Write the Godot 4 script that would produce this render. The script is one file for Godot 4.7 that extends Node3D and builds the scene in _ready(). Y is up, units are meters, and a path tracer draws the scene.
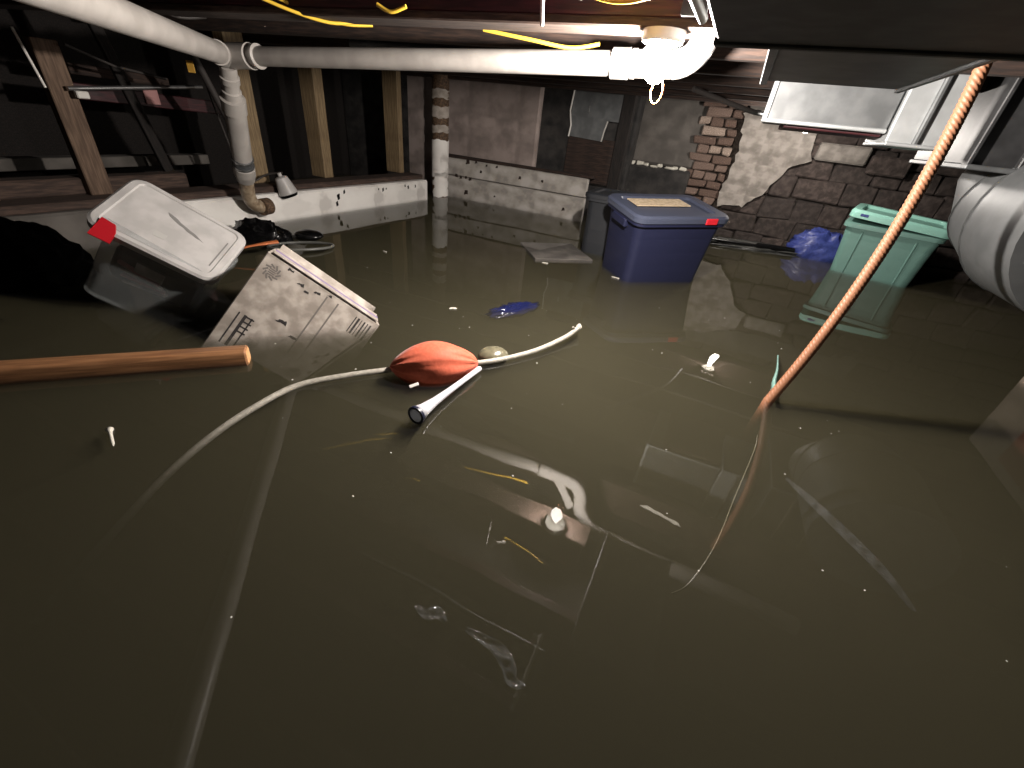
extends Node3D
# Flooded basement. Water level is y = 0. House axes: a runs along the back wall, b runs away from the camera.
const U := Vector3(0.926, 0, 0.378)
const V := Vector3(0.378, 0, -0.926)
var M := {}
var rng := RandomNumberGenerator.new()
var taken := {}

func hp(a: float, y: float, b: float) -> Vector3:
	return U * a + V * b + Vector3(0, y, 0)

func hbasis() -> Basis:
	return Basis(U.normalized(), Vector3.UP, -V.normalized())

# ---------- naming ----------
func numbered(n: String) -> String:
	if not taken.has(n):
		taken[n] = 0
		return n
	taken[n] += 1
	return "%s_%03d" % [n, taken[n]]

func tag(o: Node, label: String, category: String, group := "", kind := "") -> Node:
	if label: o.set_meta("label", label)
	if category: o.set_meta("category", category)
	if group: o.set_meta("group", group)
	if kind: o.set_meta("kind", kind)
	return o

func thing(called: String, label: String, category: String, at := Vector3.ZERO, basis := Basis(), group := "") -> Node3D:
	var o := Node3D.new()
	o.name = numbered(called)
	add_child(o)
	o.transform = Transform3D(basis, at)
	tag(o, label, category, group)
	return o

func put(st: SurfaceTool, called: String, m: Material, parent: Node = null, xf := Transform3D()) -> MeshInstance3D:
	st.generate_normals()
	var o := MeshInstance3D.new()
	o.mesh = st.commit()
	o.material_override = m
	o.transform = xf
	o.cast_shadow = GeometryInstance3D.SHADOW_CASTING_SETTING_ON
	if parent == null:
		o.name = numbered(called)
		add_child(o)
	else:
		o.name = called
		parent.add_child(o, true)
	return o

func struct(o: Node) -> Node:
	o.set_meta("kind", "structure")
	return o

# ---------- mesh helpers ----------
func ns() -> SurfaceTool:
	var st := SurfaceTool.new()
	st.begin(Mesh.PRIMITIVE_TRIANGLES)
	st.set_smooth_group(-1)
	return st

func tri(st: SurfaceTool, a: Vector3, b: Vector3, c: Vector3):
	st.add_vertex(a); st.add_vertex(b); st.add_vertex(c)

func tri_out(st: SurfaceTool, a: Vector3, b: Vector3, c: Vector3, centre: Vector3):
	if (b - a).cross(c - a).dot((a + b + c) / 3.0 - centre) > 0:
		tri(st, a, c, b)
	else:
		tri(st, a, b, c)

# chamfered box, size s about its centre, moved by xf; jit = ragged corners
func cbox(st: SurfaceTool, s: Vector3, c := 0.003, xf := Transform3D(), jit := 0.0):
	var h := s * 0.5
	c = minf(c, minf(h.x, minf(h.y, h.z)) * 0.9)
	var p := {}
	var mid := xf * Vector3.ZERO
	for sx in [-1, 1]:
		for sy in [-1, 1]:
			for sz in [-1, 1]:
				var j := Vector3(rng.randf_range(-jit, jit), rng.randf_range(-jit, jit), rng.randf_range(-jit, jit))
				for k in 3:
					var q := Vector3(sx * (h.x - c), sy * (h.y - c), sz * (h.z - c))
					q[k] += c * [sx, sy, sz][k]
					p[[sx, sy, sz, k]] = xf * (q + j)
	for k in 3:
		var i := (k + 1) % 3
		var l := (k + 2) % 3
		for s0 in [-1, 1]:
			var q := []
			for d in [[-1, -1], [1, -1], [1, 1], [-1, 1]]:
				var key := [0, 0, 0]
				key[k] = s0; key[i] = d[0]; key[l] = d[1]
				q.append(p[[key[0], key[1], key[2], k]])
			tri_out(st, q[0], q[1], q[2], mid); tri_out(st, q[0], q[2], q[3], mid)
		for d in [[-1, -1], [1, -1], [1, 1], [-1, 1]]:   # edges along axis k
			var ka := [0, 0, 0]
			ka[i] = d[0]; ka[l] = d[1]
			ka[k] = -1
			var a0: Vector3 = p[[ka[0], ka[1], ka[2], i]]
			var b0: Vector3 = p[[ka[0], ka[1], ka[2], l]]
			ka[k] = 1
			var a1: Vector3 = p[[ka[0], ka[1], ka[2], i]]
			var b1: Vector3 = p[[ka[0], ka[1], ka[2], l]]
			tri_out(st, a0, a1, b1, mid); tri_out(st, a0, b1, b0, mid)
	for sx in [-1, 1]:
		for sy in [-1, 1]:
			for sz in [-1, 1]:
				tri_out(st, p[[sx, sy, sz, 0]], p[[sx, sy, sz, 1]], p[[sx, sy, sz, 2]], mid)

# rings run from +x to +z about an axis that points along the profile
func loft(st: SurfaceTool, rings: Array, cap0 := true, cap1 := true, hard := false):
	var n: int = rings[0].size()
	for i in rings.size() - 1:
		st.set_smooth_group(i + 2 if hard else 0)
		for j in n:
			var k := (j + 1) % n
			tri(st, rings[i][j], rings[i][k], rings[i + 1][j])
			tri(st, rings[i][k], rings[i + 1][k], rings[i + 1][j])
	for e in [[cap0, rings[0], true], [cap1, rings[-1], false]]:
		if not e[0]: continue
		st.set_smooth_group(1)
		var c := Vector3.ZERO
		for q in e[1]: c += q
		c /= n
		for j in n:
			var k := (j + 1) % n
			if e[2]: tri(st, c, e[1][k], e[1][j])
			else: tri(st, c, e[1][j], e[1][k])

func tube(st: SurfaceTool, pts: Array, rad, n := 12, hard := false, squash := 1.0):
	var rings := []
	var e1 := Vector3.ZERO
	for i in pts.size():
		var d: Vector3 = ((pts[mini(i + 1, pts.size() - 1)] as Vector3) - (pts[maxi(i - 1, 0)] as Vector3)).normalized()
		if i == 0: e1 = d.cross(Vector3.UP if absf(d.y) < 0.9 else Vector3.RIGHT).normalized()
		else: e1 = (e1 - d * e1.dot(d)).normalized()
		var e2 := e1.cross(d)
		var r: float = rad[i] if rad is Array else rad
		var ring := []
		for j in n:
			var t := TAU * j / n
			ring.append((pts[i] as Vector3) + e1 * cos(t) * r + e2 * sin(t) * r * squash)
		rings.append(ring)
	loft(st, rings, true, true, hard)

func lathe(st: SurfaceTool, prof: Array, n := 24, hard := true, xf := Transform3D()):
	var rings := []
	for q in prof:
		var ring := []
		for j in n:
			var t := TAU * j / n
			ring.append(xf * Vector3(cos(t) * q[0], q[1], sin(t) * q[0]))
		rings.append(ring)
	loft(st, rings, true, true, hard)

func smooth_path(pts: Array, per := 6) -> Array:
	var out := []
	for i in pts.size() - 1:
		var p0: Vector3 = pts[maxi(i - 1, 0)]
		var p1: Vector3 = pts[i]
		var p2: Vector3 = pts[i + 1]
		var p3: Vector3 = pts[mini(i + 2, pts.size() - 1)]
		for k in per:
			out.append(p1.cubic_interpolate(p2, p0, p3, float(k) / per))
	out.append(pts[-1])
	return out

func rrect(hx: float, hz: float, r: float, y: float, n := 5) -> Array:
	var ring := []
	for q in 4:
		var cx: float = [hx - r, -(hx - r), -(hx - r), hx - r][q]
		var cz: float = [hz - r, hz - r, -(hz - r), -(hz - r)][q]
		for k in n + 1:
			var t := PI / 2 * (q + float(k) / n)
			ring.append(Vector3(cx + cos(t) * r, y, cz + sin(t) * r))
	return ring

func blob(st: SurfaceTool, rad: Vector3, amp := 0.15, freq := 2.0, sd := 1, nu := 28, nv := 18, ridged := false):
	var nz := FastNoiseLite.new()
	nz.seed = sd
	nz.frequency = freq
	nz.fractal_octaves = 3
	if ridged: nz.fractal_type = FastNoiseLite.FRACTAL_RIDGED
	var rings := []
	for i in nv + 1:
		var ph := PI * i / nv
		var ring := []
		for j in nu:
			var t := TAU * j / nu
			var d := Vector3(cos(t) * sin(ph), -cos(ph), sin(t) * sin(ph))
			ring.append(d * rad * (1.0 + amp * nz.get_noise_3d(d.x, d.y, d.z)))
		rings.append(ring)
	loft(st, rings, false, false)

# flat outline (x, y) extruded along z, with a bulging ragged face
func slab_outline(st: SurfaceTool, pts: PackedVector2Array, z0: float, z1: float):
	var idx := Geometry2D.triangulate_polygon(pts)
	var c := Vector2.ZERO
	for q in pts: c += q
	c /= pts.size()
	for i in range(0, idx.size(), 3):
		var a := pts[idx[i]]
		var b := pts[idx[i + 1]]
		var d := pts[idx[i + 2]]
		var ctr := Vector3(c.x, c.y, (z0 + z1) / 2)
		for z in [z0, z1]:
			var p := Vector3(a.x, a.y, z)
			var q := Vector3(b.x, b.y, z)
			var r := Vector3(d.x, d.y, z)
			var up: bool = (q - p).cross(r - p).z > 0
			if up == (z == maxf(z0, z1)): tri(st, p, r, q)
			else: tri(st, p, q, r)
	var area := 0.0
	for i in pts.size():
		area += pts[i].cross(pts[(i + 1) % pts.size()])
	for i in pts.size():
		var p := pts[i]
		var q := pts[(i + 1) % pts.size()]
		var nrm := Vector2(q.y - p.y, p.x - q.x) * signf(area)
		var ctr := Vector3((p.x + q.x) / 2 - nrm.x, (p.y + q.y) / 2 - nrm.y, (z0 + z1) / 2)
		tri_out(st, Vector3(p.x, p.y, z0), Vector3(q.x, q.y, z0), Vector3(q.x, q.y, z1), ctr)
		tri_out(st, Vector3(p.x, p.y, z0), Vector3(q.x, q.y, z1), Vector3(p.x, p.y, z1), ctr)

func ragged(pts: Array, step: float, amp: float) -> PackedVector2Array:
	var out := PackedVector2Array()
	for i in pts.size():
		var p: Vector2 = pts[i]
		var q: Vector2 = pts[(i + 1) % pts.size()]
		var n := maxi(1, int(p.distance_to(q) / step))
		for k in n:
			var t := float(k) / n
			out.append(p.lerp(q, t) + Vector2(rng.randf_range(-amp, amp), rng.randf_range(-amp, amp)))
	return out

# box part in house axes
func hbox(called: String, a0: float, a1: float, y0: float, y1: float, b0: float, b1: float, m: Material, parent: Node = null, c := 0.004, jit := 0.0) -> MeshInstance3D:
	var st := ns()
	cbox(st, Vector3(a1 - a0, y1 - y0, b1 - b0), c, Transform3D(), jit)
	return put(st, called, m, parent, Transform3D(hbasis(), hp((a0 + a1) / 2, (y0 + y1) / 2, (b0 + b1) / 2)))

# box between two points, local x along it
func beam(called: String, p0: Vector3, p1: Vector3, w: float, h: float, m: Material, parent: Node = null, c := 0.004, jit := 0.0, upv := Vector3.UP) -> MeshInstance3D:
	var d := (p1 - p0).normalized()
	var up := (upv - d * upv.dot(d)).normalized()
	var st := ns()
	cbox(st, Vector3(p0.distance_to(p1), h, w), c, Transform3D(), jit)
	return put(st, called, m, parent, Transform3D(Basis(d, up, d.cross(up)), (p0 + p1) / 2))

func pipe(called: String, pts: Array, rad, m: Material, parent: Node = null, n := 20, hard := false) -> MeshInstance3D:
	var st := ns()
	tube(st, pts, rad, n, hard)
	return put(st, called, m, parent)

# ---------- materials ----------
func plain(c: Color, rough := 0.6, metal := 0.0, spec := 0.5) -> StandardMaterial3D:
	var m := StandardMaterial3D.new()
	m.albedo_color = c
	m.roughness = rough
	m.metallic = metal
	m.metallic_specular = spec
	return m

func noisy(c0: Color, c1: Color, freq := 0.02, scale := Vector3.ONE, rough := 0.8, bump := 0.0, sd := 1, metal := 0.0, world := false, mid := 0.5, c2 = null) -> StandardMaterial3D:
	var nz := FastNoiseLite.new()
	nz.seed = sd
	nz.frequency = freq
	nz.fractal_octaves = 5
	var t := NoiseTexture2D.new()
	t.width = 256; t.height = 256
	t.seamless = true
	t.noise = nz
	var g := Gradient.new()
	g.set_color(0, c0); g.set_color(1, c1)
	g.set_offset(0, 0.25); g.set_offset(1, 0.75)
	if c2 != null: g.add_point(mid, c2)
	t.color_ramp = g
	var m := StandardMaterial3D.new()
	m.albedo_texture = t
	m.uv1_triplanar = true
	m.uv1_world_triplanar = world
	m.uv1_scale = scale
	m.roughness = rough
	m.metallic = metal
	if bump > 0.0:
		var h := NoiseTexture2D.new()
		h.width = 256; h.height = 256
		h.seamless = true
		h.noise = nz
		m.heightmap_enabled = true
		m.heightmap_texture = h
		m.heightmap_scale = bump
	return m

func s(r: int, g: int, b: int) -> Color:
	return Color8(r, g, b)

func materials():
	M.pvc = noisy(s(152, 147, 142), s(170, 165, 160), 0.01, Vector3(3, 3, 3), 0.35, 0.0, 3)
	M.pvc_old = noisy(s(120, 100, 78), s(176, 160, 138), 0.02, Vector3(5, 5, 5), 0.5, 0.0, 4)
	M.rust = noisy(s(60, 46, 36), s(112, 88, 66), 0.03, Vector3(6, 6, 6), 0.8, 0.1, 5)
	M.rubber = plain(s(70, 72, 74), 0.5)
	M.pine = noisy(s(106, 88, 64), s(138, 118, 88), 0.02, Vector3(1.2, 16, 16), 0.75, 0.03, 6)
	M.wood_brown = noisy(s(80, 62, 49), s(106, 86, 70), 0.02, Vector3(1.2, 14, 14), 0.8, 0.05, 7)
	M.wood_dark = noisy(s(38, 28, 24), s(62, 46, 38), 0.02, Vector3(1.2, 14, 14), 0.85, 0.08, 8)
	M.wood_maroon = noisy(s(44, 18, 22), s(70, 30, 34), 0.02, Vector3(1.2, 14, 14), 0.55, 0.05, 9)
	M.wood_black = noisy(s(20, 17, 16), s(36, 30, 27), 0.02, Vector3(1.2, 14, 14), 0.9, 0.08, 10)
	M.sill = noisy(s(52, 40, 34), s(78, 61, 52), 0.02, Vector3(1.5, 12, 12), 0.85, 0.1, 11)
	M.limewash = noisy(s(188, 183, 178), s(238, 235, 230), 0.006, Vector3(2, 2, 2), 0.9, 0.2, 12, 0.0, true, 0.4, s(228, 224, 219))
	M.concrete = noisy(s(78, 74, 70), s(106, 101, 96), 0.008, Vector3(2, 2, 2), 0.92, 0.4, 13, 0.0, true)
	M.board = noisy(s(148, 143, 138), s(188, 183, 178), 0.008, Vector3(2, 3, 3), 0.85, 0.12, 14, 0.0, false, 0.4, s(164, 158, 150))
	M.parge = noisy(s(122, 111, 106), s(160, 146, 140), 0.008, Vector3(2, 2, 2), 0.92, 0.4, 15, 0.0, true)
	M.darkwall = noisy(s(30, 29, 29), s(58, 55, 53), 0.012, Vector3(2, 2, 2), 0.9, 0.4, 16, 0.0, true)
	M.rubble = []
	for k in 4:
		var f: float = [0.88, 0.97, 1.06, 1.15][k]
		M.rubble.append(noisy(Color(0.19 * f, 0.162 * f, 0.15 * f), Color(0.27 * f, 0.235 * f, 0.22 * f), 0.012, Vector3(5, 5, 5), 0.92, 0.5, 20 + k))
	M.mortar = noisy(s(58, 50, 44), s(82, 72, 65), 0.03, Vector3(4, 4, 4), 0.95, 0.5, 25)
	M.plaster = noisy(s(112, 106, 100), s(152, 145, 138), 0.008, Vector3(4, 4, 4), 0.92, 0.5, 26, 0.0, true)
	M.bricks = [
		noisy(s(84, 68, 60), s(108, 88, 78), 0.04, Vector3(8, 8, 8), 0.92, 0.4, 27),
		noisy(s(100, 84, 75), s(128, 108, 98), 0.04, Vector3(8, 8, 8), 0.92, 0.4, 28),
		noisy(s(134, 118, 106), s(168, 150, 138), 0.04, Vector3(8, 8, 8), 0.92, 0.4, 29)]
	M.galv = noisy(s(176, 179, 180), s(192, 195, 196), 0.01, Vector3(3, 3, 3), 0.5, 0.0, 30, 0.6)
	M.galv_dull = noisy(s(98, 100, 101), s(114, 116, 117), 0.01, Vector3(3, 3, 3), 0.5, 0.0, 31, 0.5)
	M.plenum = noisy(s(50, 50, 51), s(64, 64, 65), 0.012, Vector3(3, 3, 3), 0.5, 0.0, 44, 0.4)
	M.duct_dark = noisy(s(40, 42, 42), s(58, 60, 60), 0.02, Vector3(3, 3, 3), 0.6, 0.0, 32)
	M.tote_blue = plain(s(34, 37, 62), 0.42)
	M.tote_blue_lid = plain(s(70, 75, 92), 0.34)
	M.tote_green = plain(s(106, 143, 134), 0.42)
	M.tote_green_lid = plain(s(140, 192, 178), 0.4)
	M.charcoal = plain(s(38, 40, 44), 0.5)
	M.white_plastic = noisy(s(168, 165, 163), s(184, 181, 179), 0.01, Vector3(3, 3, 3), 0.4, 0.0, 33)
	M.red = plain(s(176, 22, 34), 0.4)
	M.red_clip = plain(s(214, 40, 52), 0.4)
	M.smear = plain(s(120, 118, 116), 0.6)
	M.clear = plain(Color(0.72, 0.74, 0.74, 0.27), 0.15)
	M.clear.transparency = BaseMaterial3D.TRANSPARENCY_ALPHA
	M.film = plain(Color(0.8, 0.82, 0.85, 0.03), 0.04, 0.0, 0.6)
	M.film.transparency = BaseMaterial3D.TRANSPARENCY_ALPHA
	M.black_bag = plain(s(10, 10, 11), 0.25)
	M.black_matte = plain(s(6, 6, 6), 0.8, 0.0, 0.2)
	M.grey_film = plain(s(70, 70, 68), 0.2)
	M.blue_tarp = noisy(s(46, 56, 114), s(60, 71, 136), 0.02, Vector3(6, 6, 6), 0.4, 0.2, 34)
	M.blue_bag = plain(s(18, 24, 66), 0.12)
	M.cardboard_white = noisy(s(146, 137, 128), s(182, 173, 164), 0.008, Vector3(5, 5, 5), 0.8, 0.05, 35)
	M.cardboard = noisy(s(168, 148, 120), s(198, 178, 150), 0.02, Vector3(6, 6, 6), 0.85, 0.0, 36)
	M.ink = plain(s(46, 42, 42), 0.8)
	M.ink_grey = plain(s(110, 104, 100), 0.8)
	M.violet = plain(s(120, 104, 140), 0.7)
	M.timber = noisy(s(126, 88, 60), s(166, 120, 84), 0.02, Vector3(14, 0.8, 14), 0.3, 0.0, 37)
	M.timber_end = plain(s(212, 160, 110), 0.7)
	M.cushion = noisy(s(184, 80, 52), s(198, 94, 64), 0.03, Vector3(8, 8, 8), 0.7, 0.05, 38)
	M.cushion.rim_enabled = true
	M.cushion.rim = 0.3
	M.hose = noisy(s(140, 135, 125), s(168, 163, 152), 0.03, Vector3(8, 8, 8), 0.5, 0.05, 39)
	M.bat = plain(s(196, 196, 202), 0.4)
	M.bat_ring = plain(s(22, 26, 48), 0.4)
	M.bat_face = plain(s(222, 230, 250), 0.4)
	M.lump = noisy(s(88, 84, 68), s(110, 105, 86), 0.02, Vector3(8, 8, 8), 0.25, 0.0, 40)
	M.flake = plain(s(206, 202, 190), 0.6)
	M.copper = plain(s(144, 98, 71), 0.55)
	M.copper_groove = plain(s(120, 72, 46), 0.6)
	M.yellow = plain(s(214, 176, 60), 0.45)
	M.white_cable = plain(s(206, 202, 196), 0.5)
	M.wire_dark = plain(s(54, 50, 48), 0.5)
	M.steel = plain(s(170, 170, 170), 0.35, 0.9)
	M.porcelain = plain(s(232, 228, 218), 0.25)
	M.orange_strip = plain(s(186, 104, 58), 0.5)
	M.hoop = plain(s(96, 96, 92), 0.4)
	M.tag_yellow = plain(s(170, 130, 50), 0.7)
	M.tag_pink = plain(s(176, 130, 128), 0.7)
	M.beige = noisy(s(112, 100, 88), s(132, 119, 105), 0.01, Vector3(3, 3, 3), 0.6, 0.0, 42)
	M.beige_red = plain(s(120, 62, 46), 0.7)
	M.mud = noisy(s(52, 44, 32), s(70, 60, 44), 0.02, Vector3(2, 2, 2), 0.95, 0.0, 43)
	M.water = plain(Color(0.5, 0.5, 0.5, 0.02), 0.0, 0.0, 0.42)
	M.water.transparency = BaseMaterial3D.TRANSPARENCY_ALPHA
	M.glow = plain(Color.WHITE, 0.3)
	M.glow.emission_enabled = true
	M.glow.emission = Color(1.0, 0.97, 0.93)
	M.glow.emission_energy_multiplier = 30.0

# ---------- scene ----------
func _ready():
	rng.seed = 7
	setup_camera_and_light()
	materials()
	shell()
	water()
	left_wall()
	back_wall()
	ceiling_things()
	drain_pipe()
	ducts()
	lamps()
	totes()
	floating_things()
	small_debris()

func setup_camera_and_light():
	var cam := Camera3D.new()
	cam.name = "camera"
	cam.fov = rad_to_deg(2.0 * atan(384.0 / 420.0))
	cam.near = 0.02
	cam.far = 60.0
	add_child(cam)
	cam.transform = Transform3D(Basis(Vector3(0.9933, 0.0977, -0.0616), Vector3(-0.1155, 0.8398, -0.5300), Vector3(0.0, 0.5340, 0.8457)).orthonormalized(), Vector3(0, 0.75, 0))
	var e := Environment.new()
	e.background_mode = Environment.BG_COLOR
	e.background_color = Color.BLACK
	e.tonemap_mode = Environment.TONE_MAPPER_LINEAR
	e.tonemap_exposure = 1.0
	e.sdfgi_enabled = true
	e.ssao_enabled = true
	e.ssil_enabled = true
	e.volumetric_fog_enabled = true
	e.volumetric_fog_density = 0.0
	var w := WorldEnvironment.new()
	w.name = "environment"
	w.environment = e
	add_child(w)

func shell():
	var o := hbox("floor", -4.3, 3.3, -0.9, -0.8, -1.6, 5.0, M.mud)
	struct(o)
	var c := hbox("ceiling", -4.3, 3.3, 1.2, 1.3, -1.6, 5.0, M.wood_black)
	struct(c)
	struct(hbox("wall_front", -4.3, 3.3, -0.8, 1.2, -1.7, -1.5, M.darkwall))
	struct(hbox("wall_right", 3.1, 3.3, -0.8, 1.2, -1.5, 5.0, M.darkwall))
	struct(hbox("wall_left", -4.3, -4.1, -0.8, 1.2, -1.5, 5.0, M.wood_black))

func water():
	var st := ns()
	st.set_smooth_group(0)
	var nz := FastNoiseLite.new()
	nz.seed = 5
	nz.frequency = 1.6
	nz.fractal_octaves = 2
	var nx := 230
	var nb := 200
	var grid := []
	for i in nx + 1:
		var row := []
		for j in nb + 1:
			var a := lerpf(-4.1, 3.1, float(i) / nx)
			var b := lerpf(-1.5, 4.9, float(j) / nb)
			var h := nz.get_noise_2d(a, b) * 0.0006
			var d1 := Vector2(a - 0.30, b - 1.85).length()
			h += 0.0004 * exp(-d1 * d1 * 5.0) * sin(d1 * 24.0)
			var d2 := Vector2(a + 0.42, b - 0.55).length()
			h += 0.0003 * exp(-d2 * d2 * 14.0) * sin(d2 * 40.0)
			row.append(Vector3(a, h, -b))
		grid.append(row)
	for i in nx:
		for j in nb:
			tri(st, grid[i][j], grid[i][j + 1], grid[i + 1][j])
			tri(st, grid[i + 1][j], grid[i][j + 1], grid[i + 1][j + 1])
	var o := put(st, "flood_water", M.water, null, Transform3D(hbasis(), Vector3.ZERO))
	tag(o, "still murky brown floodwater filling the whole basement", "water", "", "stuff")
	var f := FogVolume.new()
	f.name = "silt"
	f.shape = RenderingServer.FOG_VOLUME_SHAPE_BOX
	f.size = Vector3(7.2, 0.79, 6.4)
	f.transform = Transform3D(hbasis(), hp(-0.5, -0.405, 1.7))
	var fm := FogMaterial.new()
	fm.density = 13.0
	fm.albedo = Color(0.455, 0.43, 0.33)
	f.material = fm
	add_child(f)
	tag(f, "brown silt clouding the floodwater below its surface", "silt", "", "stuff")

func left_wall():
	# low foundation ledge with a wooden sill and studs
	var p0 := hp(-2.94, 0, -1.4)
	var p1 := hp(-2.63, 0, 3.72)
	var wl := Node3D.new()
	wl.name = "wall_left_foundation"
	add_child(wl)
	struct(wl)
	var off := -U * 0.2
	var pm := p0.lerp(p1, 0.545)
	beam("bare_ledge", p0 + off + Vector3(0, -0.32, 0), pm + off + Vector3(0, -0.32, 0), 0.4, 0.96, M.concrete, wl, 0.012)
	beam("whitewashed_ledge", pm + off + Vector3(0, -0.32, 0), p1 + off + Vector3(0, -0.32, 0), 0.4, 0.96, M.limewash, wl, 0.012)
	beam("sill_plate", hp(-3.04, 0.178, -1.4), hp(-2.78, 0.178, 3.72), 0.17, 0.04, M.sill, wl, 0.006)
	beam("sill_beam", hp(-3.16, 0.235, -1.4), hp(-3.0, 0.235, 1.7), 0.10, 0.08, M.sill, wl, 0.008)
	# black chipped spots where paint has come off the ledge
	for q in [[3.05, 0.125, 0.02], [3.10, 0.115, 0.03], [3.14, 0.122, 0.016], [3.38, 0.13, 0.02], [3.42, 0.115, 0.035], [3.52, 0.12, 0.025], [2.62, 0.10, 0.05], [2.60, 0.05, 0.04], [2.68, 0.13, 0.03]]:
		var a := lerpf(-2.94, -2.63, (q[0] + 1.4) / 5.12)
		var st := ns()
		var pts := ragged([Vector2(-q[2] * 0.2, -q[2] * 0.5), Vector2(q[2] * 0.25, -q[2] * 0.3), Vector2(q[2] * 0.2, q[2] * 0.5), Vector2(-q[2] * 0.25, q[2] * 0.3)], 0.01, 0.003)
		slab_outline(st, pts, 0.0, 0.003)
		put(st, "paint_chip", M.black_matte, wl, Transform3D(Basis(V, Vector3.UP, U), hp(a + 0.0005, q[1], q[0])))
	# studs
	var labs := ["brown leaning-looking stud at far left above the white lid", "pine stud just right of the white drain drop pipe", "pine stud between the lamp shade and the last stud", "yellowish pine stud nearest the peeling white column"]
	var sp := [[1.245, -2.96, 0.10, 0.055, M.wood_brown, 0.84], [2.15, -2.95, 0.13, 0.09, M.pine, 1.16], [2.75, -2.97, 0.09, 0.14, M.pine, 1.16], [3.60, -2.93, 0.06, 0.16, M.pine, 1.16]]
	for i in 4:
		var q = sp[i]
		var o := beam("stud", hp(q[1], 0.198, q[0]), hp(q[1], q[5], q[0]), q[2], q[3], q[4], null, 0.004, 0.0, U)
		tag(o, labs[i], "stud", "studs on the left foundation ledge")
	beam("plate_cap", hp(-2.97, 1.18, -1.4), hp(-2.93, 1.18, 3.8), 0.16, 0.04, M.wood_dark, wl)
	# rough boards and pipes in the dark space behind
	tag(beam("cross_board", hp(-3.35, 0.64, 1.45), hp(-3.35, 0.60, 2.35), 0.03, 0.075, M.wood_maroon), "dark reddish board nailed level between the left studs", "board")
	tag(beam("cross_board", hp(-3.4, 0.74, 1.5), hp(-3.4, 0.72, 2.0), 0.03, 0.05, M.wood_dark), "short dark board above the reddish cross board", "board")
	tag(beam("old_post", hp(-3.2, 0.2, 1.75), hp(-3.25, 1.15, 1.58), 0.05, 0.05, M.wood_black), "thin dark leaning post in the crawl space", "post")
	tag(beam("timber_offcut", hp(-3.55, 0.27, 1.0), hp(-3.55, 0.27, 2.2), 0.1, 0.06, M.concrete), "grey timber lying in the crawl space behind the ledge", "timber")
	var lab := hbox("paper_tag", -3.33, -3.325, 0.60, 0.68, 1.80, 1.88, M.tag_pink)
	tag(lab, "torn pinkish paper tag on the reddish cross board", "tag")
	tag(pipe("conduit", [hp(-2.9, 0.66, 1.25), hp(-2.95, 0.70, 1.7), hp(-3.0, 0.72, 1.95)], 0.009, M.steel), "thin steel conduit running right from the leftmost stud", "conduit")
	tag(hbox("junction_clip", -2.895, -2.87, 0.625, 0.655, 1.265, 1.315, M.white_cable), "small white clip on the leftmost stud", "clip")
	tag(pipe("rod", [hp(-2.80, 0.66, 1.13), hp(-2.80, 0.86, 1.10)], 0.005, M.white_cable), "thin white rod standing beside the leftmost stud", "rod")
	tag(pipe("black_hose", [hp(-2.9, 0.83, 1.3), hp(-2.95, 0.77, 1.5), hp(-2.98, 0.74, 1.75)], 0.006, M.wire_dark), "dark cable sagging above the steel conduit", "cable")
	var yt := ns()
	cbox(yt, Vector3(0.03, 0.045, 0.004), 0.001)
	tag(put(yt, "yellow_tag", M.tag_yellow, null, Transform3D(hbasis().rotated(Vector3.UP, 0.5), hp(-2.35, 0.80, 1.50))), "small yellow tag hanging left of the drain drop pipe", "tag")
	# white shaded work lamp hanging in front of the ledge
	var lp := thing("work_light", "white cone work light hanging over the ledge, switched off", "lamp", hp(-2.70, 0.215, 2.16), Basis.from_euler(Vector3(0.15, 0, 0.25)))
	var st := ns()
	lathe(st, [[0.012, 0.055], [0.03, 0.052], [0.04, 0.045], [0.062, -0.05], [0.066, -0.055], [0.060, -0.055], [0.045, 0.02]], 28)
	put(st, "shade", M.white_plastic, lp)
	st = ns()
	lathe(st, [[0.004, -0.078], [0.052, -0.074], [0.060, -0.056], [0.05, -0.045]], 28)
	put(st, "guard_ring", M.black_matte, lp)
	st = ns()
	lathe(st, [[0.012, 0.05], [0.014, 0.075], [0.004, 0.078]], 16)
	put(st, "socket", M.white_plastic, lp)
	pipe("cord", smooth_path([hp(-2.70, 0.29, 2.16), hp(-2.78, 0.27, 2.10), hp(-2.83, 0.23, 2.02), hp(-2.86, 0.32, 1.97), hp(-2.82, 0.75, 1.86)]), 0.006, M.wire_dark, lp, 8).transform = lp.transform.affine_inverse()

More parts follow.
